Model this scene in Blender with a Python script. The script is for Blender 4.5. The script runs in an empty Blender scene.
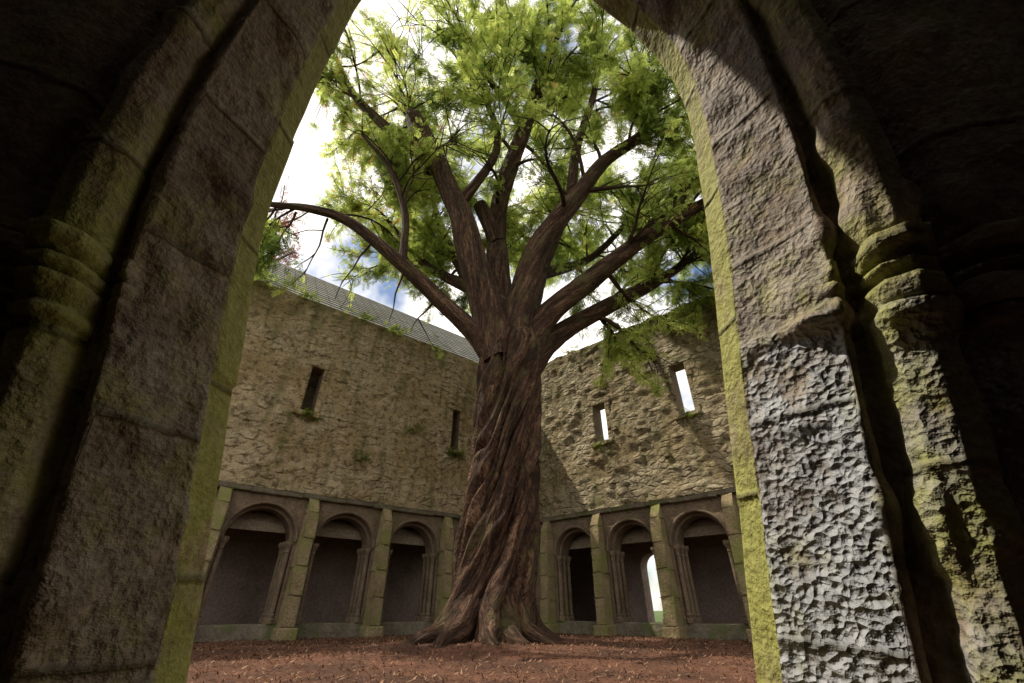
import bpy, math, random
import numpy as np
from mathutils import Vector, noise, Matrix
random.seed(7); rng=np.random.default_rng(7)
S=bpy.context.scene
S.view_settings.view_transform='Standard'; S.view_settings.look='None'; S.view_settings.exposure=0
CAMZ=0.48
tosun=Vector((-.56,.10,.82)).normalized()

# ---------------------------------------------------------------- helpers
def link(o,parent=None):
    S.collection.objects.link(o)
    if parent: o.parent=parent
    return o
def mesh_obj(name,verts,faces,mat,parent=None,smooth=False):
    me=bpy.data.meshes.new(name); me.from_pydata([tuple(v) for v in verts],[],faces); me.update()
    if mat: me.materials.append(mat)
    if smooth: me.polygons.foreach_set('use_smooth',[True]*len(me.polygons))
    return link(bpy.data.objects.new(name,me),parent)
def np_mesh(name,V,F,mat,parent=None,smooth=False,attrs=None):
    me=bpy.data.meshes.new(name); n=F.shape[1]
    me.vertices.add(len(V)); me.vertices.foreach_set('co',V.astype(np.float32).ravel())
    me.loops.add(F.size); me.loops.foreach_set('vertex_index',F.astype(np.int32).ravel())
    me.polygons.add(len(F)); me.polygons.foreach_set('loop_start',np.arange(0,F.size,n,dtype=np.int32))
    me.polygons.foreach_set('loop_total',np.full(len(F),n,dtype=np.int32))
    me.update(calc_edges=True)
    if smooth: me.polygons.foreach_set('use_smooth',np.ones(len(F),dtype=bool))
    for k,a in (attrs or {}).items():
        if a.ndim==1:
            at=me.attributes.new(k,'FLOAT','POINT'); at.data.foreach_set('value',a.astype(np.float32))
        else:
            at=me.attributes.new(k,'FLOAT_VECTOR','POINT'); at.data.foreach_set('vector',a.astype(np.float32).ravel())
    if mat: me.materials.append(mat)
    return link(bpy.data.objects.new(name,me),parent)

class M:
    def __init__(s,name,rough=.9):
        s.m=bpy.data.materials.new(name); s.m.use_nodes=True; s.t=s.m.node_tree; s.n=s.t.nodes; s.l=s.t.links
        s.b=s.n['Principled BSDF']; s.b.inputs['Roughness'].default_value=rough
        s.b.inputs['Specular IOR Level'].default_value=.25
        s.tc=s.n.new('ShaderNodeTexCoord')
    def set(s,sock,v):
        if isinstance(v,bpy.types.NodeSocket): s.l.new(v,sock)
        elif isinstance(v,(tuple,list)) and len(v)==3 and sock.type=='RGBA': sock.default_value=(*v,1)
        else: sock.default_value=v
    def attr(s,name,out='Vector'):
        a=s.n.new('ShaderNodeAttribute'); a.attribute_name=name; return a.outputs[out]
    def map(s,v,sc=(1,1,1)):
        q=s.n.new('ShaderNodeMapping'); s.l.new(v,q.inputs[0]); q.inputs['Scale'].default_value=sc; return q.outputs[0]
    def noise(s,v,sc,det=3,rough=.6,out=0,dist=0):
        q=s.n.new('ShaderNodeTexNoise'); s.l.new(v,q.inputs['Vector']); q.inputs['Scale'].default_value=sc
        q.inputs['Detail'].default_value=det; q.inputs['Roughness'].default_value=rough; q.inputs['Distortion'].default_value=dist
        return q.outputs[out]
    def vor(s,v,sc,feat='F1',out='Distance',rnd=1):
        q=s.n.new('ShaderNodeTexVoronoi'); q.feature=feat; s.l.new(v,q.inputs['Vector']); q.inputs['Scale'].default_value=sc
        q.inputs['Randomness'].default_value=rnd
        return q.outputs[out]
    def ramp(s,f,pts):
        q=s.n.new('ShaderNodeValToRGB'); s.l.new(f,q.inputs[0]); e=q.color_ramp.elements
        while len(e)<len(pts): e.new(.5)
        for i,(p,c) in enumerate(pts):
            e[i].position=p; e[i].color=(c,c,c,1) if isinstance(c,(int,float)) else (*c,1)
        return q.outputs[0]
    def mix(s,f,a,b,mode='MIX'):
        q=s.n.new('ShaderNodeMix'); q.data_type='RGBA'; q.blend_type=mode
        s.set(q.inputs[0],f); s.set(q.inputs[6],a); s.set(q.inputs[7],b); return q.outputs[2]
    def math(s,op,a,b=0,c=0):
        q=s.n.new('ShaderNodeMath'); q.operation=op; s.set(q.inputs[0],a); s.set(q.inputs[1],b); s.set(q.inputs[2],c); return q.outputs[0]
    def vadd(s,a,b,op='ADD'):
        q=s.n.new('ShaderNodeVectorMath'); q.operation=op; s.set(q.inputs[0],a); s.set(q.inputs[1],b); return q.outputs[0]
    def vscale(s,a,f):
        q=s.n.new('ShaderNodeVectorMath'); q.operation='SCALE'; s.set(q.inputs[0],a); q.inputs['Scale'].default_value=f; return q.outputs[0]
    def sep(s,v):
        q=s.n.new('ShaderNodeSeparateXYZ'); s.l.new(v,q.inputs[0]); return q.outputs
    def bump(s,h,dist,strength=1):
        q=s.n.new('ShaderNodeBump'); s.l.new(h,q.inputs['Height']); q.inputs['Distance'].default_value=dist
        q.inputs['Strength'].default_value=strength
        s.l.new(q.outputs[0],s.b.inputs['Normal']); return q.outputs[0]
    def col(s,c): s.set(s.b.inputs['Base Color'],c)

# ---------------------------------------------------------------- materials
def rubble_mat(name,stone_a,stone_b,mortar,mw,bumpd,cover,sc=3.0):
    m=M(name); co=m.tc.outputs['Object']
    wn=m.noise(co,5,2,.6,1)
    p=m.vadd(m.map(co,(1,1,2.0)),m.vscale(wn,.16))
    edge=m.vor(p,sc,'DISTANCE_TO_EDGE'); cell=m.vor(p,sc,'F1','Color')
    cv=m.sep(cell)[0]; cv2=m.sep(cell)[1]
    fine=m.noise(co,34,3,.75); mid=m.noise(co,7,4,.7); big=m.noise(co,.7,4,.65)
    st=m.mix(cv,stone_a,stone_b)
    st=m.mix(m.math('MULTIPLY',cv2,.6),st,(.20,.165,.135))
    st=m.mix(m.ramp(mid,[(.35,0),(.7,.5)]),st,mortar)
    hid=m.ramp(m.math('ADD',m.math('MULTIPLY',cv2,.45),m.math('MULTIPLY',big,1.1)),[(.75-cover*.4,0),(.95-cover*.4,1)])
    mask=m.math('MAXIMUM',m.ramp(edge,[(0.01,1),(mw,0)]),m.math('MULTIPLY',hid,.75))
    mort=m.mix(m.ramp(fine,[(.35,0),(.65,1)]),m.mix(1,mortar,(.62,.6,.55),'MULTIPLY'),mortar)
    c=m.mix(mask,st,mort)
    c=m.mix(m.ramp(mid,[(.37,.85),(.49,0)]),c,m.mix(1,c,(.34,.30,.26),'MULTIPLY'))
    c=m.mix(m.ramp(big,[(.45,0),(.63,.7)]),c,m.mix(1,c,(.58,.50,.34),'MULTIPLY'))
    st2=m.noise(m.map(co,(2.2,2.2,.45)),1.3,4,.7)
    zz=m.sep(co)[2]
    topm=m.math('MULTIPLY',m.ramp(m.math('DIVIDE',zz,8),[(.80,0),(.96,1)]),.12)
    c=m.mix(m.ramp(m.math('ADD',st2,topm),[(.50,0),(.67,.7)]),c,(.13,.13,.045))
    m.col(c)
    h=m.math('MULTIPLY',m.ramp(edge,[(0,0),(mw*2.2,1)]),m.math('SUBTRACT',1,m.math('MULTIPLY',hid,.8)))
    h=m.math('ADD',h,m.math('MULTIPLY',cv,.5))
    h=m.math('ADD',h,m.math('MULTIPLY',mid,1.5)); h=m.math('ADD',h,m.math('MULTIPLY',fine,.7))
    m.bump(h,bumpd)
    return m.m
mat_wallL=rubble_mat('lime_rubble',(.38,.28,.165),(.60,.49,.33),(.62,.49,.30),.10,.07,.4,3.4)
mat_wallR=rubble_mat('bare_rubble',(.39,.31,.19),(.62,.53,.38),(.52,.43,.27),.10,.09,.2,3.8)

def dressed_mat(name,a,b,moss=.3,mosscol=(.13,.17,.03),bumpd=.02,sc=1.0):
    m=M(name); co=m.tc.outputs['Object']
    n1=m.noise(co,3*sc,4,.65); n2=m.noise(co,25*sc,3,.7)
    c=m.mix(m.ramp(n1,[(.3,0),(.7,1)]),a,b)
    c=m.mix(m.ramp(n2,[(.35,.6),(.6,0)]),c,m.mix(1,c,(.45,.42,.4),'MULTIPLY'))
    mn=m.noise(co,2.2*sc,4,.75)
    c=m.mix(m.ramp(mn,[(.62-moss*.4,0),(.75-moss*.3,.85)]),c,mosscol)
    m.col(c); m.bump(m.math('ADD',n1,m.math('MULTIPLY',n2,.6)),bumpd); return m.m
mat_post=dressed_mat('mossy_stone',(.22,.165,.09),(.38,.30,.17),.42,(.19,.20,.055),.05)
mat_arc=dressed_mat('arcade_stone',(.145,.105,.072),(.27,.20,.13),.15,(.12,.12,.045),.05)
mat_ledge=dressed_mat('coping_stone',(.14,.12,.09),(.27,.23,.17),.35,(.11,.13,.04),.04)
mat_plaster=dressed_mat('old_plaster',(.25,.18,.15),(.38,.30,.25),.05,(.15,.15,.08),.01,.6)
mat_ceiling=dressed_mat('vault_stone',(.22,.165,.11),(.32,.25,.18),.05,(.15,.15,.08),.03,.6)

def fg_mat(name):
    m=M(name,.75); co=m.tc.outputs['Object']; sw=m.attr('sw'); x,y,z=m.sep(sw)[0:3]
    n1=m.noise(co,6,4,.72); n2=m.noise(co,42,3,.75)
    s=m.math('ADD',m.math('ADD',x,m.math('MULTIPLY',z,.14)),m.math('MULTIPLY',n1,.035))
    fr=m.math('PINGPONG',s,.21)
    joint=m.ramp(fr,[(0,1),(.003,1),(.010,0)])
    blk=m.n.new('ShaderNodeTexWhiteNoise'); blk.noise_dimensions='1D'
    m.l.new(m.math('FLOOR',m.math('DIVIDE',s,.42)),blk.inputs['W'])
    a=m.mix(blk.outputs[0],(.20,.135,.075),(.35,.265,.17))
    c=m.mix(m.ramp(n1,[(.3,0),(.72,1)]),a,(.34,.27,.19))
    c=m.mix(m.ramp(n2,[(.35,.7),(.6,0)]),c,m.mix(1,c,(.38,.32,.27),'MULTIPLY'))
    stain=m.noise(co,2.3,4,.7)
    c=m.mix(m.ramp(stain,[(.40,.75),(.54,0)]),c,m.mix(1,c,(.42,.34,.26),'MULTIPLY'))
    tool=m.attr('tool','Fac')
    tl=m.math('MULTIPLY',tool,m.ramp(n1,[(.36,.25),(.5,1)]))
    c=m.mix(m.math('MULTIPLY',tl,.8),c,m.mix(n2,(.22,.23,.25),(.58,.60,.62)))
    mn=m.noise(co,3.1,4,.8)
    mm=m.attr('moss','Fac')
    mk=m.ramp(m.math('ADD',mn,m.math('MULTIPLY',mm,.30)),[(.60,0),(.82,.85)])
    c=m.mix(mk,c,m.mix(n2,(.14,.145,.025),(.46,.45,.12)))
    c=m.mix(m.math('MULTIPLY',joint,.6),c,(.07,.06,.035))
    m.col(c)
    wv=m.vadd(m.map(co,(1,1,1.1)),m.vscale(m.noise(co,30,1,.5,1),.022))
    v=m.vor(wv,60)
    h=m.math('MULTIPLY',v,m.math('MULTIPLY',tl,1.2))
    h=m.math('ADD',h,m.math('MULTIPLY',n2,.8)); h=m.math('ADD',h,m.math('MULTIPLY',n1,2.6))
    h=m.math('SUBTRACT',h,m.math('MULTIPLY',joint,.6))
    m.bump(h,.011)
    return m.m
mat_fg=fg_mat('tooled_limestone')

def bark_mat():
    m=M('yew_bark',.85); bc=m.attr('barkco')
    f=m.noise(m.map(bc,(1,1,.24)),5.5,4,.7,dist=.7); f2=m.noise(m.map(bc,(1,1,.5)),19,3,.75)
    c=m.ramp(f,[(.34,(.020,.010,.006)),(.5,(.10,.050,.028)),(.68,(.30,.17,.10))])
    c=m.mix(m.ramp(f2,[(.38,.85),(.58,0)]),c,(.026,.014,.009))
    co=m.tc.outputs['Object']
    c=m.mix(m.ramp(m.noise(co,1.7,4,.7),[(.53,0),(.70,.5)]),c,(.15,.14,.045))
    m.col(c); m.bump(m.math('ADD',f,m.math('MULTIPLY',f2,.7)),.15); return m.m
mat_bark=bark_mat()

def leaf_mat(name,ramp,tr,f=.55):
    m=M(name,.5); t=m.attr('tone','Fac'); c=m.ramp(t,ramp)
    df=m.n.new('ShaderNodeBsdfDiffuse'); m.l.new(c,df.inputs[0])
    tl=m.n.new('ShaderNodeBsdfTranslucent'); m.l.new(m.mix(1,c,tr,'MULTIPLY'),tl.inputs[0])
    ad=m.n.new('ShaderNodeMixShader'); ad.inputs[0].default_value=f; m.l.new(df.outputs[0],ad.inputs[1]); m.l.new(tl.outputs[0],ad.inputs[2])
    m.l.new(ad.outputs[0],m.n['Material Output'].inputs[0]); m.n.remove(m.b); return m.m
mat_leaf=leaf_mat('yew_foliage',[(0,(.06,.088,.022)),(.45,(.20,.235,.06)),(.86,(.36,.385,.13)),(.9,(.26,.16,.06)),(1,(.32,.19,.08))],(2.55,2.6,2.1),.65)
mat_red=leaf_mat('copper_foliage',[(0,(.12,.055,.04)),(1,(.28,.15,.11))],(1.6,1.3,1.2),.4)
mat_fern=leaf_mat('wall_plant_foliage',[(0,(.06,.09,.02)),(1,(.17,.20,.04))],(2,2,1.2))

def ground_mat():
    m=M('ground_mulch',.95); co=m.tc.outputs['Object']
    n=m.noise(co,11,5,.75); f=m.noise(co,60,3,.8)
    c=m.mix(m.ramp(n,[(.3,0),(.7,1)]),(.080,.031,.018),(.25,.105,.060))
    c=m.mix(m.ramp(f,[(.45,0),(.65,.7)]),c,(.34,.18,.11))
    c=m.mix(m.ramp(f,[(.3,.8),(.42,0)]),c,(.035,.02,.014))
    c=m.mix(m.ramp(m.noise(co,1.1,3,.6),[(.42,.6),(.58,0)]),c,(.05,.028,.018))
    x,y,z=m.sep(co)[0:3]
    d=m.math('SQRT',m.math('ADD',m.math('POWER',x,2),m.math('POWER',m.math('SUBTRACT',y,7),2)))
    g=m.ramp(m.math('DIVIDE',d,40),[(.28,0),(.34,1)])
    c=m.mix(g,c,m.mix(n,(.05,.09,.02),(.10,.14,.04)))
    m.col(c); m.bump(m.math('ADD',n,m.math('MULTIPLY',f,.7)),.045); return m.m
mat_ground=ground_mat()
def slate_mat():
    m=M('slate',.6); co=m.tc.outputs['UV']
    b=m.n.new('ShaderNodeTexBrick'); m.l.new(co,b.inputs[0]); b.inputs['Scale'].default_value=1
    b.inputs['Brick Width'].default_value=.32; b.inputs['Row Height'].default_value=.22; b.inputs['Mortar Size'].default_value=.014
    b.inputs['Color1'].default_value=(.17,.165,.155,1); b.inputs['Color2'].default_value=(.32,.30,.27,1); b.inputs['Mortar'].default_value=(.04,.04,.04,1)
    n=m.noise(co,3,4,.7); m.col(m.mix(m.ramp(n,[(.42,0),(.65,.7)]),b.outputs[0],(.15,.14,.08)))
    m.bump(m.math('SUBTRACT',n,b.outputs['Fac']),.03); return m.m
mat_slate=slate_mat()
mat_litter=leaf_mat('litter',[(0,(.07,.035,.02)),(.5,(.18,.09,.055)),(1,(.40,.26,.16))],(.5,.4,.3),.1)

# ---------------------------------------------------------------- ground
def gz(x,y):
    d2=(x+.2)**2+(y-7.5)**2
    r=math.sqrt(x*x+(y-7)**2)
    if r>14: return 0.0
    return .13*math.exp(-d2/7)+ .04*noise.noise(Vector((x*.9,y*.9,0)))*max(0,1-r/14)+.016*noise.noise(Vector((x*5,y*5,3)))*max(0,1-r/14)
far=[-600,-250,-100,-50,-25]
xs=far+list(np.arange(-13,13.01,.13))+[25,50,100,250,600]
ys=[-600,-250,-100,-50,-20]+list(np.arange(-4,20,.13))+[30,60,120,300,700]
V=np.array([(x,y,gz(x,y)) for y in ys for x in xs]); nx=len(xs); ny=len(ys)
def gridF(nx,ny):
    i=np.arange(nx-1)[None,:]+np.arange(ny-1)[:,None]*nx
    return np.stack([i,i+1,i+1+nx,i+nx],-1).reshape(-1,4)
np_mesh('ground',V,gridF(nx,ny),mat_ground,smooth=True)
N=36000; px=rng.uniform(-7,7,N); py=rng.uniform(1.8,13,N)
L=[];T=[]
for x,y in zip(px,py):
    z=gz(x,y)+.006; a=random.random()*6.28; l=random.uniform(.008,.04); w=random.uniform(.003,.009)
    ca,sa=math.cos(a),math.sin(a); dz=random.uniform(-.01,.03)
    for (u,v,h) in ((-l,0,0),(0,-w,.004),(l,0,dz+.006),(0,w,.006)): L.append((x+ca*u-sa*v,y+sa*u+ca*v,z+h))
    T+= [random.random()**1.6]*4
L=np.array(L)
np_mesh('leaf_litter',L,np.arange(len(L)).reshape(-1,4),mat_litter,attrs={'tone':np.array(T)})

# ---------------------------------------------------------------- cloister wings
def box(x0,x1,y0,y1,z0,z1):
    v=[(x,y,z) for z in(z0,z1) for y in(y0,y1) for x in(x0,x1)]
    return v,[(0,2,3,1),(4,5,7,6),(0,1,5,4),(2,6,7,3),(0,4,6,2),(1,3,7,5)]
class Acc:
    def __init__(s): s.v=[];s.f=[]
    def add(s,v,f):
        o=len(s.v); s.v+=list(v); s.f+=[tuple(i+o for i in q) for q in f]
    def box(s,*a): s.add(*box(*a))
    def lathe(s,cx,cy,prof,n=12):
        v=[];f=[]
        for r,z in prof:
            for k in range(n):
                a=2*math.pi*k/n; v.append((cx+r*math.cos(a),cy+r*math.sin(a),z))
        for j in range(len(prof)-1):
            for k in range(n): f.append((j*n+k,j*n+(k+1)%n,(j+1)*n+(k+1)%n,(j+1)*n+k))
        s.add(v,f)
H0=2.62; HT=7.6
def arch_plate(A,x0,x1,cx,a,zb,zs,ztop,y0,y1,n=20,pt=1.0):
    inner=[(cx-a,zb)]+[(cx-a,zb+(zs-zb)*k/4) for k in range(1,4)]
    inner+=[(cx-a*math.cos(math.pi*k/n),zs+a*pt*math.sin(math.pi*k/n)) for k in range(n+1)]
    inner+=[(cx+a,zb+(zs-zb)*k/4) for k in (3,2,1)]+[(cx+a,zb)]
    outer=[]
    for i,(x,z) in enumerate(inner):
        if z<=zs+1e-6: outer.append((x0 if x<cx else x1,z))
        else:
            k=i-4; fr=k/n
            ang=math.pi*fr; dx=-math.cos(ang); dz=math.sin(ang)
            hw=cx-x0 if dx<0 else x1-cx; hh=ztop-zs
            sc=min(hw/max(abs(dx),1e-6),hh/max(dz,1e-6)); outer.append((cx+dx*sc,zs+dz*sc))
    v=[];m=len(inner)
    for y in (y0,y1):
        v+=[(x,y,z) for x,z in inner]; v+=[(x,y,z) for x,z in outer]
    f=[]
    for i in range(m-1):
        f.append((i,i+1,m+i+1,m+i)); f.append((2*m+i,3*m+i,3*m+i+1,2*m+i+1)); f.append((i,2*m+i,2*m+i+1,i+1))
    A.add(v,f)
    for y in (y0,y1):
        for sx,xx in ((-1,x0),(1,x1)):
            pts=[p for p in outer if p[1]>zs and (p[0]-cx)*sx>0]
            on_side=[p for p in pts if abs(p[0]-xx)<1e-4]; on_top=[p for p in pts if abs(p[1]-ztop)<1e-4]
            if on_side and on_top:
                p1=max(on_side,key=lambda p:p[1]); p2=max(on_top,key=lambda p:abs(p[0]-cx))
                A.add([(p1[0],y,p1[1]),(p2[0],y,p2[1]),(xx,y,ztop)],[(0,1,2)])
def bevel(o,w=.02,seg=2):
    b=o.modifiers.new('bevel','BEVEL'); b.width=w; b.segments=seg; b.limit_method='ANGLE'; return o

def wing(org,ang,sgn,posts,length,wins,wallmat,seed,amp,jag,roof,doors):
    root=bpy.data.objects.new('cloister_wall',None); link(root); root.location=(org[0],org[1],0); root.rotation_euler=(0,0,ang)
    def fl(v): return [(x,sgn*y,z) for x,y,z in v]
    def emit(name,A,mat,bw=None):
        o=mesh_obj(name,fl(A.v),A.f,mat,root)
        if bw: bevel(o,bw)
        return o
    gx=list(np.arange(-.05,length+.01,.05)); gzs=list(np.arange(H0+.06,HT+.01,.05))
    for (wx,ww,z0,z1) in wins:
        for e in (wx-ww/2,wx+ww/2): gx=[g for g in gx if abs(g-e)>.025]+[e]
        for e in (z0,z1): gzs=[g for g in gzs if abs(g-e)>.025]+[e]
    gx.sort(); gzs.sort(); nxx=len(gx); nzz=len(gzs)
    vs=[];fs=[]
    for j,z in enumerate(gzs):
        for i,x in enumerate(gx):
            t=Vector((x*1.0,seed,z))
            d=amp*(noise.fractal(t*1.6,.8,2,3))
            tw=Vector((x*3.3+.4*noise.noise(t*2),seed,z*6.2+.4*noise.noise(t*2+Vector((9,9,9)))))
            dd,_=noise.voronoi(tw); d+=amp*.75*min(1,(dd[1]-dd[0])*2.5)*(.5+noise.cell(_[0]*3.1))
            zz=z
            if z>HT-1: zz=z+(z-HT+1)*jag*(noise.noise(Vector((x*1.2,seed,0)))+.5*noise.cell(Vector((x*2.5,seed,1))))
            for (wx,ww,z0,z1) in wins:
                if wx-ww/2-.02<x<wx+ww/2+.02 and z0-.02<z<z1+.02: d=0
            vs.append((x,d,zz))
    for j in range(nzz-1):
        for i in range(nxx-1):
            mx=(gx[i]+gx[i+1])/2; mz=(gzs[j]+gzs[j+1])/2
            if any(wx-ww/2<mx<wx+ww/2 and z0<mz<z1 for (wx,ww,z0,z1) in wins): continue
            a=j*nxx+i; fs.append((a,a+1,a+1+nxx,a+nxx))
    T=(nzz-1)*nxx; base=len(vs)
    for i in range(nxx): vs.append((gx[i],-.4,vs[T+i][2]-.03))
    for i in range(nxx-1): fs.append((T+i,T+i+1,base+i+1,base+i))
    A=Acc(); A.v=vs; A.f=fs
    o=emit('upper_wall',A,wallmat); o.data.polygons.foreach_set('use_smooth',[True]*len(o.data.polygons))
    A=Acc(); cur=-.05; 
    for (wx,ww,z0,z1) in sorted(wins):
        A.add([(cur,-.4,H0),(wx-ww/2,-.4,H0),(wx-ww/2,-.4,HT-.1),(cur,-.4,HT-.1)],[(0,1,2,3)])
        A.add([(wx-ww/2,-.4,H0),(wx+ww/2,-.4,H0),(wx+ww/2,-.4,z0),(wx-ww/2,-.4,z0)],[(0,1,2,3)])
        A.add([(wx-ww/2,-.4,z1),(wx+ww/2,-.4,z1),(wx+ww/2,-.4,HT-.1),(wx-ww/2,-.4,HT-.1)],[(0,1,2,3)])
        cur=wx+ww/2
    A.add([(cur,-.4,H0),(length,-.4,H0),(length,-.4,HT-.1),(cur,-.4,HT-.1)],[(0,1,2,3)])
    emit('wall_back',A,wallmat)
    A=Acc()
    for (wx,ww,z0,z1) in wins:
        a,b=wx-ww/2,wx+ww/2
        v=[(a,0,z0),(b,0,z0),(b,0,z1),(a,0,z1),(a,-.4,z0),(b,-.4,z0),(b,-.4,z1),(a,-.4,z1)]
        A.add(v,[(0,1,5,4),(1,2,6,5),(2,3,7,6),(3,0,4,7)])
    emit('window_reveals',A,mat_arc)
    A=Acc()
    for (wx,ww,z0,z1) in wins:
        a,b=wx-ww/2,wx+ww/2
        A.box(a-.13,a-.004,-.05,.03,z0,z0+.48); A.box(a-.10,a-.004,-.05,.025,z0+.49,z1-.3); A.box(a-.16,a-.004,-.05,.03,z1-.29,z1)
        A.box(b+.004,b+.15,-.05,.03,z0,z0+.35); A.box(b+.004,b+.11,-.05,.025,z0+.36,z1-.42); A.box(b+.004,b+.16,-.05,.03,z1-.41,z1)
        A.box(a-.2,b+.2,-.05,.035,z1+.004,z1+.18); A.box(a-.15,b+.15,-.05,.11,z0-.12,z0-.004)
    emit('window_surrounds',A,wallmat,.02)
    A=Acc(); x=0
    while x<length:
        w=random.uniform(.6,1.1); dz=random.uniform(-.012,.012)
        A.add([(x+.004,-.1,H0-.06+dz),(x+w,-.1,H0-.06+dz),(x+w,.1,H0-.06+dz),(x+.004,.1,H0-.06+dz),
               (x+.004,-.1,H0+.09+dz),(x+w,-.1,H0+.09+dz),(x+w,.13,H0+.03+dz),(x+.004,.13,H0+.03+dz)],
               [(0,1,2,3),(4,5,6,7),(3,2,6,7),(0,4,5,1),(0,3,7,4),(1,2,6,5)])
        x+=w
    emit('string_course',A,mat_ledge,.015)
    A=Acc(); B=Acc(); C=Acc(); P=Acc()
    pw=.27
    P.box(-.3,length,-.5,-.02,-.1,.26)
    C.box(-.05,posts[0]-.0,-.45,-.01,.26,H0-.061)
    for i,p in enumerate(posts):
        h=H0-.07; hw=pw/2
        B.box(p-hw-.05,p+hw+.05,-.02,.40,-.1,.20)
        nb_=4; zb=.2; top=h-.28
        for c_ in range(nb_):
            z0=zb+(top-zb)*c_/nb_; z1=zb+(top-zb)*(c_+1)/nb_-.006; jx=random.uniform(-.01,.01); jy=random.uniform(-.012,.012)
            w0=hw*(1-.08*c_/nb_); w1=hw*(1-.08*(c_+1)/nb_); d0=.32-.05*c_/nb_+jy; d1=.32-.05*(c_+1)/nb_+jy
            B.add([(p-w0+jx,-.01,z0),(p+w0+jx,-.01,z0),(p+w0+jx,d0,z0),(p-w0+jx,d0,z0),(p-w1+jx,-.01,z1),(p+w1+jx,-.01,z1),(p+w1+jx,d1,z1),(p-w1+jx,d1,z1)],
              [(0,1,2,3),(4,5,6,7),(3,2,6,7),(0,1,5,4),(0,3,7,4),(1,2,6,5)])
        B.add([(p-hw*.9,-.01,h-.28),(p+hw*.9,-.01,h-.28),(p+hw*.9,.25,h-.28),(p-hw*.9,.25,h-.28),(p-hw*.75,-.01,h),(p+hw*.75,-.01,h),(p+hw*.75,.12,h),(p-hw*.75,.12,h)],
              [(0,1,2,3),(4,5,6,7),(3,2,6,7),(0,1,5,4),(0,3,7,4),(1,2,6,5)])
        if i+1<len(posts):
            q=posts[i+1]; cx=(p+q)/2; a=(q-p)/2-.19
            arch_plate(A,p,q,cx,a,.26,1.70,H0-.062,-.16,-.012)
            arch_plate(A,p,q,cx,a-.06,.26,1.70,H0-.10,-.50,-.163)
            R=.03; m=24; vv=[];ff=[]
            for k in range(m+1):
                an=math.pi*k/m
                for j in range(8):
                    b=2*math.pi*j/8; rr=a+.03+R*math.cos(b)
                    vv.append((cx-rr*math.cos(an),.0+R*math.sin(b),1.70+rr*math.sin(an)))
            for k in range(m):
                for j in range(8): ff.append((k*8+j,k*8+(j+1)%8,(k+1)*8+(j+1)%8,(k+1)*8+j))
            A.add(vv,ff)
            for sx in (-1,1):
                for yy,off in ((-.07,.035),(-.24,.05),(-.40,.07)):
                    xx=cx+sx*(a-off*1.0-.03)
                    C.lathe(xx,yy,[(.085,.26),(.085,.33),(.06,.36),(.07,.40),(.05,.43),(.047,1.48),(.06,1.50),(.05,1.52),(.055,1.56),(.095,1.64),(.10,1.70)])
    emit('arches',A,mat_arc); emit('buttress_piers',B,mat_post,.025)
    emit('colonnettes',C,mat_arc); emit('plinth',P,mat_ledge,.02)
    A=Acc(); D=2.6; bx0=-2.1
    cur=bx0
    for (dx,dw,z0,z1) in sorted(doors):
        A.box(cur,dx-dw/2,-D-.4,-D,-.1,H0+.2)
        if z0>0: A.box(dx-dw/2,dx+dw/2,-D-.4,-D,-.1,z0)
        arch_plate(A,dx-dw/2-.001,dx+dw/2+.001,dx,dw/2-.03,z0,z1-dw/2,H0+.2,-D-.4,-D)
        cur=dx+dw/2
    A.box(cur,length,-D-.4,-D,-.1,H0+.2)
    emit('walk_back_wall',A,mat_plaster)
    A=Acc(); n=10; off=.01*sgn
    for k in range(n):
        a0=math.pi*k/n;a1=math.pi*(k+1)/n
        y0=-1.55+1.05*math.cos(a0); y1=-1.55+1.05*math.cos(a1); zz0=1.9+.62*math.sin(a0)+off; zz1=1.9+.62*math.sin(a1)+off
        A.add([(bx0,y0,zz0),(length,y0,zz0),(length,y1,zz1),(bx0,y1,zz1)],[(0,1,2,3)])
    A.box(bx0,length,-D-.4,-.15,H0+.03+off,H0+.3+off)
    emit('walk_vault',A,mat_ceiling)
    A=Acc()
    for (x,z) in ((3.7,4.6),(5.0,3.6),(7.6,4.0)): A.box(x-.07,x+.07,-.1,.10,z,z+.11)
    emit('corbels',A,wallmat,.02)
    if roof:
        rows=14; run=2.6; rise=2.75
        me_v=[];me_f=[];uv=[]
        for k in range(rows):
            y0=-.05-run*k/rows; y1=-.05-run*(k+1)/rows-.03; z0=HT+.0+rise*k/rows+.03; z1=HT+rise*(k+1)/rows+.03
            o=len(me_v); me_v+=[(-2,y0,z0),(length,y0,z0),(length,y1,z1),(-2,y1,z1),(-2,y0,z0-.03),(length,y0,z0-.03)]
            me_f+=[(o,o+1,o+2,o+3),(o,o+1,o+5,o+4)]
            uv+=[(-2,k*.22),(length,k*.22),(length,k*.22+.21),(-2,k*.22+.21)]+[(-2,k*.22),(length,k*.22),(length,k*.22),(-2,k*.22)]
        o=mesh_obj('slate_roof',fl(me_v),me_f,mat_slate,root); ul=o.data.uv_layers.new(name='UVMap')
        for i,u in enumerate(uv): ul.data[i].uv=(u[0]+.16*((i//8)%2),u[1])
        A=Acc(); A.box(-2,length,-5.9,-5.5,0,HT); A.add([(-2,-2.65,HT+rise),(length,-2.65,HT+rise),(length,-5.9,HT),(-2,-5.9,HT)],[(0,1,2,3)])
        A.box(-2,-1.7,-5.5,-.4,2.95,HT); A.box(length-.3,length,-5.5,-.4,0,HT)
        emit('range_back',A,wallmat)
    return root
angL=math.atan2(-.625,-.78); angR=math.atan2(-.678,.735)
C0=(.1,13.5)
wl=wing(C0,angL,1,[.65,2.37,4.09,5.81,7.53,9.25,10.97,12.69],14,[(6.45,.30,4.5,5.7),(2.3,.26,4.4,5.65)],mat_wallL,1.3,.04,.02,True,[])
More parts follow.
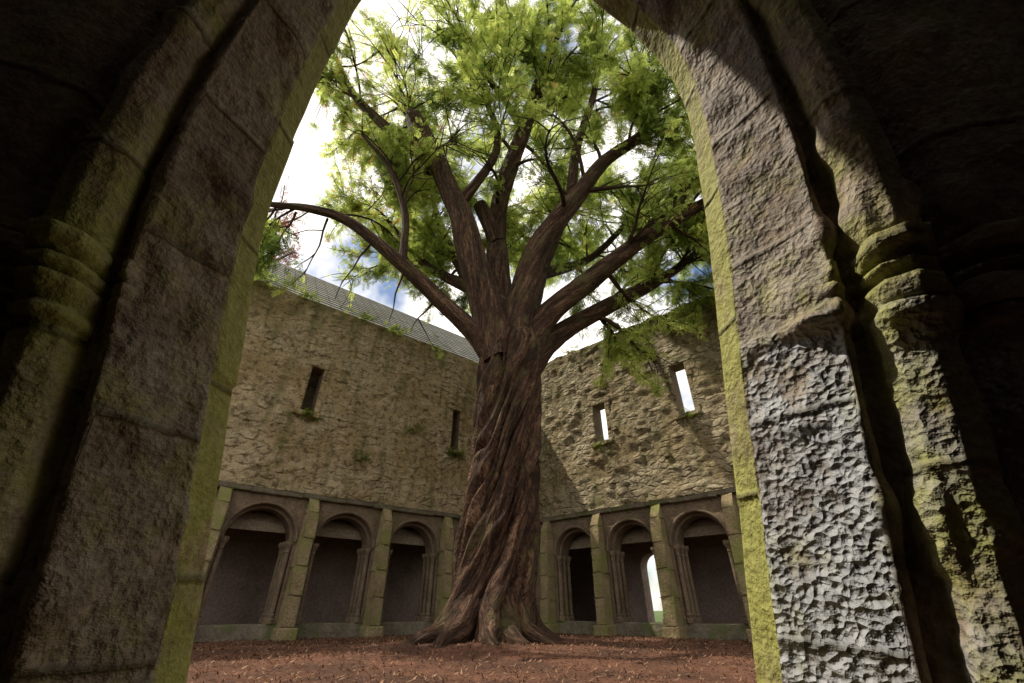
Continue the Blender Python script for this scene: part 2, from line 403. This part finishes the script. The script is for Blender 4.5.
wr=wing(C0,angR,-1,[1.25,2.87,4.5,6.12,7.75,9.37,11.0],12,[(5.7,.38,4.55,5.9),(3.27,.38,4.4,5.5)],mat_wallR,9.1,.055,.07,False,[(2.86,.8,0,1.9),(1.02,.3,1.0,1.8)])

# ---------------------------------------------------------------- foreground archway (moulded sweep)
path=[(-.62,-.62),(-.66,-.35),(-.683,-.13),(-.715,.35),(-.747,.7),(-.756,1.03),(-.738,1.29),(-.692,1.61),(-.607,2.05),(-.44,2.45),(-.13,2.90),
      (.12,2.42),(.312,2.07),(.45,1.88),(.54,1.73),(.595,1.57),(.616,1.40),(.607,1.088),(.581,.744),(.559,.46),(.523,.018),(.511,-.126),(.50,-.35),(.49,-.62)]
def crom(P,step):
    P=[np.array(p,float) for p in P]; P=[2*P[0]-P[1]]+P+[2*P[-1]-P[-2]]; out=[]
    for i in range(1,len(P)-2):
        p0,p1,p2,p3=P[i-1:i+3]; n=max(2,int(np.linalg.norm(p2-p1)/step))
        for k in range(n):
            t=k/n; out.append(.5*((2*p1)+(-p0+p2)*t+(2*p0-5*p1+4*p2-p3)*t*t+(-p0+3*p1-3*p2+p3)*t**3))
    out.append(P[-2]); return np.array(out)
pp=crom(path,.008)
tan=np.gradient(pp,axis=0); k=15
tan=np.stack([np.convolve(np.pad(tan[:,c],(k//2,k//2),'edge'),np.ones(k)/k,'valid') for c in (0,1)],1)
tan/=np.linalg.norm(tan,axis=1)[:,None]
nrm=np.stack([-tan[:,1],tan[:,0]],1)
slen=np.concatenate([[0],np.cumsum(np.linalg.norm(np.diff(pp,axis=0),axis=1))])
prof=[(1.7,-.30,0),(.75,-.30,0),(.50,-.27,0),(.08,-.03,0),(0,0,1),(.012,.085,1),(.025,.10,2),(.135,.265,2),(.155,.262,3),(.165,.235,3),(.185,.265,3),(.19,.32,4),(.225,.355,4),(.275,.355,4),(.305,.32,4),(.31,.27,5),(.335,.25,5),(.345,.29,5),(.375,.355,6),(.45,.39,6),(.72,.47,6),(1.0,.75,6),(1.25,1.4,6),(1.4,2.6,6)]
pr=[]
for i in range(len(prof)-1):
    a=np.array(prof[i]);b=np.array(prof[i+1]); L_=np.linalg.norm((b-a)[:2]); n=max(1,int(L_/(.008 if .0<=max(a[0],b[0])<=.73 and a[1]>-.02 else .06)))
    for q in range(n):
        v=a+(b-a)*q/n; v[2]=b[2]; pr.append(v)
pr.append(np.array(prof[-1],float)); pr=np.array(pr)
plen=np.concatenate([[0],np.cumsum(np.linalg.norm(np.diff(pr[:,:2],axis=0),axis=1))])
def sst(a,b,x):
    t=np.clip((x-a)/(b-a),0,1); return t*t*(3-2*t)
NP,NR=len(pp),len(pr)
V=np.zeros((NP,NR,3)); SW=np.zeros((NP,NR,3)); MS=np.zeros((NP,NR)); TL=np.zeros((NP,NR)); RZ=np.zeros((NP,NR))
for i in range(NP):
    X,Z=pp[i]; left=i<NP*.55 and X<-.1
    o=pr[:,0].copy(); d=pr[:,1].copy()
    narrow=1-.42*float(sst(.62,1.7,Z)); 
    if left: narrow*=.82
    oo=np.where((o>0)&(d>=0),np.minimum(o,.40)*narrow+np.maximum(o-.40,0),o)
    dz=Z-.60
    cap=.050*float(sst(.025,.032,dz)*(1-sst(.062,.075,dz)))+.030*float(sst(-.012,-.004,dz)*(1-sst(.008,.016,dz)))+.034*float(sst(-.075,-.025,dz)*(1-sst(-.03,-.02,dz)))+.024*math.exp(-((dz+.095)/.012)**2)+.014*float(sst(.07,.09,dz)*(1-sst(.5,.9,dz)))
    w=sst(.24,.29,d)*(1-sst(.6,.9,d))
    oo=oo-cap*w*.5; d=d+cap*w*.9
    xx=X+nrm[i,0]*oo; zz=Z+nrm[i,1]*oo
    V[i,:,0]=xx; V[i,:,2]=zz; V[i,:,1]=1.1-.2*np.clip(zz,-1,2.6)-d
    SW[i,:,0]=slen[i]; SW[i,:,1]=plen; SW[i,:,2]=pr[:,2]
    MS[i]=np.where(pr[:,2]==1,.95,np.where(pr[:,2]==4,.5,.14))+ (.2 if left else 0)+ .3*(1-sst(0,.35,abs(dz)))*w
    TL[i]=np.where(pr[:,2]==2,1.0,np.where(pr[:,2]>=4,.55,.1))*(.15 if left else 1)*(1-.70*float(sst(.50,.58,Z)))
    RZ[i]=np.where(pr[:,2]>=2,1,0)*(0 if left else 1)*math.exp(-((Z-.545)/.02)**2)
V=V.reshape(-1,3); V[:,2]+=CAMZ
ao=bpy.data.objects.new('cloister_archway',None); link(ao)
o=np_mesh('moulded_arch',V,gridF(NR,NP),mat_fg,ao,smooth=True,attrs={'sw':SW.reshape(-1,3),'moss':MS.reshape(-1),'tool':TL.reshape(-1)})
me=o.data; nb=np.zeros(len(V)*3,np.float32); me.vertex_normals.foreach_get('vector',nb); nb=nb.reshape(-1,3)
tl=TL.reshape(-1); D=np.zeros(len(V)); tmpZ=SW.reshape(-1,3); rz=RZ.reshape(-1)
for i in range(len(V)):
    v=Vector(V[i]); strip=tmpZ[i,2]==1
    e=noise.noise(v*9)
    D[i]=.005*noise.noise(v*4)+(.002 if strip else .006)*e
    if not strip: D[i]-=.014*max(0,abs(noise.noise(v*7+Vector((5,5,5))))-.28)*3
    if tl[i]>.1: D[i]+=tl[i]*.0055*noise.noise(Vector((v.x*46,v.y*46,v.z*60)))
    if rz[i]>.05: D[i]-=rz[i]*.026*max(0,.5+1.3*noise.noise(v*11))
    blk=math.floor((tmpZ[i,0]+.14*tmpZ[i,2])/.42); D[i]+=.005*noise.cell(Vector((blk*3.7,tmpZ[i,2]*5.1,.5)))
me.vertices.foreach_set('co',(V+nb*D[:,None]).astype(np.float32).ravel()); me.update()
A=Acc(); A.box(-1.6,1.6,.85,1.38,-.1,.2); bevel(mesh_obj('sill_wall',A.v,A.f,mat_post,ao),.03)
A=Acc(); A.box(-3.4,3.4,-2.1,-1.55,-.1,3.5); mesh_obj('walk_rear_wall',A.v,A.f,mat_ceiling,ao)

# ---------------------------------------------------------------- yew tree
tree=bpy.data.objects.new('yew_tree',None); link(tree)
TV=[];TF=[];TB=[]
def tube(path,radii,step=.12,nseg=12,twist=.5,rough=.12,flare=None,seed=0,capend=True):
    P=crom([tuple(p)+(r,) for p,r in zip(path,radii)],step)
    pts=P[:,:3]; R=P[:,3]; n=len(P)
    tg=np.gradient(pts,axis=0); tg/=np.linalg.norm(tg,axis=1)[:,None]+1e-9
    up=np.array([0,1,0.]) if abs(tg[0][1])<.8 else np.array([1,0,0.])
    off=len(TV); L_=0; 
    a=np.cross(up,tg[0]); a/=np.linalg.norm(a)
    for i in range(n):
        a=a-tg[i]*np.dot(a,tg[i]); a/=np.linalg.norm(a); b=np.cross(tg[i],a)
        if i: L_+=np.linalg.norm(pts[i]-pts[i-1])
        for k in range(nseg):
            th=2*math.pi*k/nseg
            c,s=math.cos(th-twist*L_),math.sin(th-twist*L_)
            r=R[i]*(1+rough*noise.noise(Vector((c*1.7+seed,s*1.7,L_*.35)))*1.6+rough*.8*noise.noise(Vector((c*4+seed,s*4,L_*.7))))
            if flare: r+=flare(th,L_)
            TV.append(pts[i]+r*(math.cos(th)*a+math.sin(th)*b)); TB.append((c*1.2*max(R[i],.15)*1.6+seed,s*1.2*max(R[i],.15)*1.6,L_))
    for i in range(n-1):
        for k in range(nseg):
            TF.append((off+i*nseg+k,off+i*nseg+(k+1)%nseg,off+(i+1)*nseg+(k+1)%nseg,off+(i+1)*nseg+k))
    if capend:
        c=len(TV); TV.append(pts[-1]); TB.append((0,0,L_))
        for k in range(nseg): 
            e=off+(n-1)*nseg; TF.append((e+k,e+(k+1)%nseg,c,c))
    return pts,R
def z(zr): return zr+CAMZ
def fl(th,L_): 
    ph=th-.50*L_+.28*math.sin(L_*1.2)+.35*noise.noise(Vector((math.cos(th)*1.5,math.sin(th)*1.5+7,L_*.7)))
    lob=.55+.45*math.cos(5*(th-.25*L_)+.4)+.25*math.cos(3*th+1)
    q=noise.noise(Vector((math.cos(ph)*2.6,math.sin(ph)*2.6,L_*.25)))
    rid=abs(q); q2=abs(noise.noise(Vector((math.cos(ph)*5.5+4,math.sin(ph)*5.5,L_*.6))))
    return .52*lob*math.exp(-L_/.42)+.06-.17*(1-min(1,rid*3.0))**2-.06*(1-min(1,q2*3.5))**2+.05*noise.noise(Vector((math.cos(th)*2.5,math.sin(th)*2.5,L_*1.6)))
tube([(-.36,7.5,-.15),(-.30,7.5,.7),(-.14,7.5,2.05),(-.06,7.5,3.9),(.0,7.5,5.0),(0,7.5,5.5)],[.62,.58,.55,.54,.58,.36],.05,150,.5,.12,fl,3)
for kx in range(12):
    a=2*math.pi*kx/12+random.uniform(-.25,.25); l=random.uniform(.95,1.35); c,s=math.cos(a),math.sin(a); x0,y0=-.35,7.5
    tube([(x0+.42*c,y0+.42*s,.55),(x0+.68*c,y0+.68*s,.25),(x0+l*c*.85,y0+l*s*.85,.13),(x0+(l+.4)*math.cos(a+.2),y0+(l+.4)*math.sin(a+.2),-.08)],[.20,.15,.09,.03],.06,14,.3,.18,None,kx)
limbs=[
 ([(-.25,7.45,z(4.2)),(-.71,7.4,z(4.85)),(-1.56,7.2,z(5.64)),(-2.46,6.9,z(6.45)),(-3.66,6.6,z(7.4)),(-4.5,6.4,z(7.6)),(-5.4,6.3,z(7.65))],[.30,.23,.18,.15,.12,.09,.06],2),
 ([(-.2,7.4,z(4.2)),(-.44,7.4,z(5.33)),(-.985,7.1,z(7.1)),(-1.26,6.9,z(8.1)),(-2.02,6.7,z(9.97)),(-2.75,6.5,z(11.55))],[.42,.36,.31,.26,.23,.21],1),
 ([(-1.9,6.75,z(9.7)),(-2.98,6.5,z(10.5)),(-4.4,6.2,z(12.1)),(-5.3,6.0,z(14.0))],[.18,.14,.10,.05],0),
 ([(.0,7.7,z(4.4)),(-.16,7.7,z(5.5)),(-.40,7.9,z(8.15)),(-.25,7.7,z(10.0)),(.39,7.2,z(12.2)),(.865,6.7,z(13.9)),(1.87,5.6,z(16.7))],[.38,.30,.25,.23,.20,.17,.08],0),
 ([(-.40,7.8,z(8.0)),(-.66,7.55,z(8.6)),(-.85,7.4,z(9.0))],[.22,.20,.17],1),
 ([(.1,7.4,z(4.4)),(.2,7.3,z(5.7)),(.65,7.1,z(7.2)),(1.53,6.8,z(8.4)),(2.33,6.5,z(9.5)),(3.3,6.2,z(10.2)),(4.0,6.0,z(11.6))],[.38,.31,.26,.21,.16,.12,.06],0),
 ([(.2,7.5,z(4.3)),(.72,7.5,z(5.4)),(1.76,7.3,z(6.3)),(2.97,7.0,z(7.2)),(4.38,6.6,z(7.96)),(5.3,6.2,z(8.5))],[.34,.26,.22,.17,.12,.06],0),
 ([(.25,7.6,z(4.1)),(.85,7.9,z(5.05)),(2.17,8.3,z(6.2)),(3.55,8.3,z(7.0)),(4.9,8.0,z(7.8))],[.30,.24,.19,.14,.07],0),
 ([(-.2,7.7,z(4.9)),(-1.2,8.8,z(7.6)),(-2.2,9.6,z(10.2)),(-3,10.2,z(13))],[.26,.18,.13,.06],0),
 ([(.2,7.8,z(5)),(.9,9,z(8.3)),(1.8,9.8,z(11.3)),(2.6,10.2,z(14.4))],[.26,.18,.13,.06],0),
 ([(1.4,6.85,z(8.2)),(1.7,6.6,z(10.2)),(2.3,6.2,z(12.2)),(2.6,5.9,z(14.2))],[.14,.11,.08,.04],0),
 ([(-2.4,6.9,z(6.4)),(-2.55,6.8,z(8)),(-3.1,6.6,z(9.4)),(-3.9,6.3,z(10.4))],[.10,.08,.06,.03],0),
 ([(.4,7.3,z(12.0)),(-.4,6.8,z(13.4)),(-1.6,6.2,z(15))],[.12,.09,.04],0),
 ([(-2.2,7,z(9.8)),(-2.4,8,z(11.8)),(-2.0,8.6,z(14))],[.14,.09,.04],0),
 ([(3.0,7,z(7.2)),(3.9,7.4,z(8.8)),(4.9,7.4,z(10.4))],[.12,.09,.04],0),
 ([(-.5,8.2,z(6)),(-.3,9.6,z(8.6)),(-.6,10.6,z(11.5)),(-.2,11,z(14))],[.2,.14,.09,.04],0),
 ([(-1.0,8.5,z(7)),(-2.6,9.2,z(8.6)),(-4.0,9.2,z(10.5))],[.16,.11,.05],0),
 ([(.8,8.8,z(7.8)),(2.4,9.4,z(9)),(3.8,9.0,z(10.4))],[.16,.11,.05],0),
 ([(-1.3,6.9,z(8.3)),(-.4,6.8,z(10.6)),(-.9,6.6,z(13)),(-1.8,6.2,z(15))],[.13,.10,.07,.03],0),
 ([(-2.6,6.6,z(10.2)),(-3.0,6.8,z(12.2)),(-3.6,6.8,z(14))],[.12,.08,.04],0),
]
FP=[];FD=[];FS=[]
def rnd(): return Vector((random.gauss(0,1),random.gauss(0,1),random.gauss(0,1))).normalized()
gaps=[(Vector(a),r) for a,r in (((.60,.95,.95),.8),((1.2,4.7,.1),1.0),((.9,6.3,.1),.8),((2.7,5.3,.1),.8),((3.0,10.9,5.2),1.0),((4.4,9.5,4.0),.9),((-.7,7.0,2.2),.6),((-.6,6.9,3.4),.5),((1.9,11.8,3.4),.7),((-1.3,4.0,.1),.7),((4.2,9.7,5.8),.6),((2.1,9.2,.1),.6))]  # target points and radii of sun shafts cleared through twigs and fronds
def in_sun_shaft(q,k=.9): return any((q-g).cross(tosun).length<r*k for g,r in gaps)
def branch(p,d,l,r,droop,n=5,check=True):
    for attempt in range(3):
        pts=[Vector(p)]; dd=Vector(d).normalized()
        if attempt: dd=(dd+rnd()*.7).normalized()
        for i in range(n-1):
            dd=(dd+rnd()*.28+Vector((0,0,-droop))).normalized(); pts.append(pts[-1]+dd*l/(n-1))
        if not check or not any(in_sun_shaft(q) for q in pts[1:]): break
    else:
        return None
    tube([tuple(q) for q in pts],list(np.linspace(r,max(.006,r*.25),n)),.25,6 if r<.04 else 8,.5,.12,None,random.random()*9)
    return pts
def fronds(pts,n,spread,size):
    for _ in range(n):
        t=random.uniform(.1,1)*(len(pts)-1); i=min(int(t),len(pts)-2); q=pts[i].lerp(pts[i+1],t-i)
        d=((pts[i+1]-pts[i]).normalized()*.7+rnd()*.8+Vector((0,0,-.2))).normalized()
        q=q+rnd()*spread*random.random()
        if -3.2<q.x<3.0 and q.y<6.7 and q.z<9.8: continue     # bare inner crown
        if in_sun_shaft(q,1.0): continue                             # shafts cut through the crown to let sun onto chosen spots
        q2=q-tosun*q.dot(tosun)
        if noise.noise(q2*.75+Vector((3,1,7)))+.35*noise.noise(q2*2.2)>.13 and random.random()<.75: continue  # thins fronds in columns parallel to the sun, shaped to dapple its light
        if noise.noise(q*1.1)>.28: continue                   # gaps in the foliage itself
        FP.append(q); FD.append(d); FS.append(size*random.uniform(.7,1.35))
def foliate(pts,r,nter,nf,l=(.6,1.3),sz=.18):
    if pts is None: return
    for _ in range(nter):
        t=random.uniform(.2,1)*(len(pts)-1); i=min(int(t),len(pts)-2); q=pts[i].lerp(pts[i+1],t-i)
        d=(pts[i+1]-pts[i]).normalized()+rnd()*.9+Vector((0,0,.05))
        tp=branch(q,d,random.uniform(*l),.014,.1,4)
        if tp: fronds(tp,nf,.22,sz)
for path_,rad,stub in limbs:
    pts,R=tube(path_,rad,.14,22,.5,.12,None,random.random()*9)
    if stub==1: continue
    n=len(pts); ns=max(11,int(n*.31))
    if stub==2: ns=7
    for _ in range(ns):
        t=random.uniform(.28 if stub!=2 else .6,1)**.85; i=min(n-2,int(t*(n-1)))
        out=Vector((pts[i][0],pts[i][1]-7.5,0)); out=out.normalized() if out.length>.5 else Vector((0,0,0))
        tg=Vector(pts[i+1]-pts[i]).normalized()
        d=tg*.5+rnd()*.9+out*.35+Vector((0,0,.25))
        if stub==2: d=tg*.3+rnd()*.5+Vector((-.1,.9,.25))
        bp=branch(pts[i],d,random.uniform(1.3,3.0),max(.03,R[i]*.3),.07,6)
        foliate(bp,.02,10,60)
for s0,e0 in [((-2.4,7.1,6.9),(-2.6,7.4,5.6)),((-3.2,6.9,7.5),(-3.6,7.2,5.9)),((-1.7,7.3,6.2),(-2.2,7.6,5.5)),((-4.2,6.6,8.0),(-4.5,6.9,6.5)),((-4.9,6.5,8.1),(-5.1,6.9,6.9)),
              ((2.4,8.3,7.0),(3.2,8.2,6.6)),((3.8,8.3,7.7),(4.6,8.0,6.9)),((4.3,6.6,8.4),(4.9,6.4,7.5)),((4.9,8.0,8.4),(5.4,7.4,8.2))]:
    bp=branch(s0,Vector(e0)-Vector(s0),(Vector(e0)-Vector(s0)).length,.03,.02,5,False); foliate(bp,.02,8,50,(.4,1.0))
TVa=np.array([tuple(v) for v in TV]); me=bpy.data.meshes.new('trunk_and_limbs')
me.from_pydata(TVa.tolist(),[],[f if f[2]!=f[3] else f[:3] for f in TF]); me.update(); me.polygons.foreach_set('use_smooth',[True]*len(me.polygons))
at=me.attributes.new('barkco','FLOAT_VECTOR','POINT'); at.data.foreach_set('vector',np.array(TB,dtype=np.float32).ravel()); me.materials.append(mat_bark)
link(bpy.data.objects.new('trunk_and_limbs',me),tree)

def frond_mesh(name,P,D,Sz,mat,parent,tone,pairs=6,seed=1):
    r=np.random.default_rng(seed); P=np.array([tuple(p) for p in P]);D=np.array([tuple(p) for p in D]);Sz=np.array(Sz)
    n=len(P); tmpl=[]
    for i in range(pairs):
        t=.05+.92*i/pairs; ll=.42*(1-.5*t)
        for s in (-1,1):
            c=math.cos(math.radians(48)); sn=math.sin(math.radians(48))*s; w=.045
            tmpl.append([(t,0,0),(t+ll*c*.45-w*.8,ll*sn*.5+w*s*.7,-.01),(t+ll*c,ll*sn,-.05-.1*t),(t+ll*c*.55+w*.8,ll*sn*.5-w*s*.7,-.015)])
    tmpl=np.array(tmpl).reshape(-1,3)
    up=np.tile([0,0,1.],(n,1))+r.normal(0,.6,(n,3))
    Yv=np.cross(up,D); Yv/=np.linalg.norm(Yv,axis=1)[:,None]; Zv=np.cross(D,Yv)
    W=P[:,None,:]+Sz[:,None,None]*(tmpl[None,:,0:1]*D[:,None,:]+tmpl[None,:,1:2]*Yv[:,None,:]+tmpl[None,:,2:3]*Zv[:,None,:])
    Vv=W.reshape(-1,3); F=np.arange(len(Vv)).reshape(-1,4)
    return np_mesh(name,Vv,F,mat,parent,attrs={'tone':np.repeat(tone,len(tmpl))})
tone=[]
for p in FP:
    b=.44+.6*noise.noise(Vector(p)*.7)+random.gauss(0,.18)
    b=min(.86,max(0,b))
    pb=.012+ (.10 if (p[0]<-3.2 and p[2]>9.5) else 0)
    if random.random()<pb: b=random.uniform(.9,1)
    tone.append(b)
frond_mesh('foliage',FP,FD,FS,mat_leaf,tree,np.array(tone),5)

# ---------------------------------------------------------------- copper tree behind the left range
TV=[];TF=[];TB=[]; FP=[];FD=[];FS=[]
ct=bpy.data.objects.new('copper_beech_tree',None); link(ct)
tube([(-12.6,15.2,0),(-12.5,15.2,6),(-12.3,15.1,12),(-12.2,15,17)],[.5,.4,.22,.08],.4,12)
for _ in range(44):
    zz=random.uniform(10,17.5); bp=branch((-12.3,15.1,zz),rnd()+Vector((0,0,.4)),random.uniform(1.6,3.4),.07,.02,5,False); fronds(bp,90,.5,.3)
me=bpy.data.meshes.new('limbs'); me.from_pydata([tuple(v) for v in TV],[],[f if f[2]!=f[3] else f[:3] for f in TF]); me.update()
at=me.attributes.new('barkco','FLOAT_VECTOR','POINT'); at.data.foreach_set('vector',np.array(TB,dtype=np.float32).ravel()); me.materials.append(mat_bark)
link(bpy.data.objects.new('limbs',me),ct)
frond_mesh('foliage',FP,FD,FS,mat_red,ct,rng.random(len(FP)),5,2)

# ---------------------------------------------------------------- plants growing on the masonry
def wallpt(ang,sgn,t,zz,out=.12):
    c,s=math.cos(ang),math.sin(ang); y=sgn*out
    return Vector((C0[0]+c*t-s*y,C0[1]+s*t+c*y,zz))
FP=[];FD=[];FS=[]
for ang,sgn,lst in ((angL,1,[(6.45,4.4,40),(2.3,4.3,60),(3.7,4.7,30),(4.6,7.6,60),(5.6,7.65,50),(7.2,7.6,40),(5.0,3.7,14)]),(angR,-1,[(5.7,4.45,20),(3.27,4.3,20),(6.3,7.7,60),(4.9,7.65,30),(3.9,7.65,20),(2.6,7.6,24)])):
    for t,zz,n in lst:
        for _ in range(n):
            FP.append(wallpt(ang,sgn,t+random.gauss(0,.16),zz+random.gauss(0,.04))); FD.append((rnd()+Vector((0,-.3,-.1))).normalized()); FS.append(random.uniform(.10,.22))
frond_mesh('wall_fern',FP,FD,FS,mat_fern,None,rng.random(len(FP)),5,3)

# ---------------------------------------------------------------- light, sky, camera
sd=bpy.data.lights.new('sun','SUN'); sd.energy=5; sd.angle=math.radians(.5); sd.color=(1,.93,.80)
so=link(bpy.data.objects.new('sun',sd)); so.rotation_euler=tosun.to_track_quat('Z','Y').to_euler(); so.location=(-20,8,25)
w=bpy.data.worlds.new('World'); S.world=w; w.use_nodes=True; nt=w.node_tree; N_=nt.nodes
bg=N_['Background']; sky=N_.new('ShaderNodeTexSky'); sky.sky_type='NISHITA'; sky.sun_disc=False
sky.sun_elevation=math.asin(tosun.z); sky.sun_rotation=math.atan2(tosun.x,tosun.y); sky.dust_density=1.0
tc=N_.new('ShaderNodeTexCoord'); no=N_.new('ShaderNodeTexNoise'); no.inputs['Scale'].default_value=2.6; no.inputs['Detail'].default_value=5; no.inputs['Roughness'].default_value=.6
nt.links.new(tc.outputs['Generated'],no.inputs['Vector'])
rp=N_.new('ShaderNodeValToRGB'); rp.color_ramp.elements[0].position=.38; rp.color_ramp.elements[1].position=.53; nt.links.new(no.outputs[0],rp.inputs[0])
mx=N_.new('ShaderNodeMix'); mx.data_type='RGBA'; nt.links.new(rp.outputs[0],mx.inputs[0]); nt.links.new(sky.outputs[0],mx.inputs[6]); mx.inputs[7].default_value=(11.6,11.0,10.2,1)
nt.links.new(mx.outputs[2],bg.inputs[0]); bg.inputs[1].default_value=.148
cam=bpy.data.cameras.new('camera'); cam.sensor_width=36; cam.lens=14.84; cam.clip_start=.02; cam.clip_end=2000
co=link(bpy.data.objects.new('camera',cam)); co.location=(0,0,CAMZ); co.rotation_euler=(math.radians(90+32.5),0,0)
S.camera=co
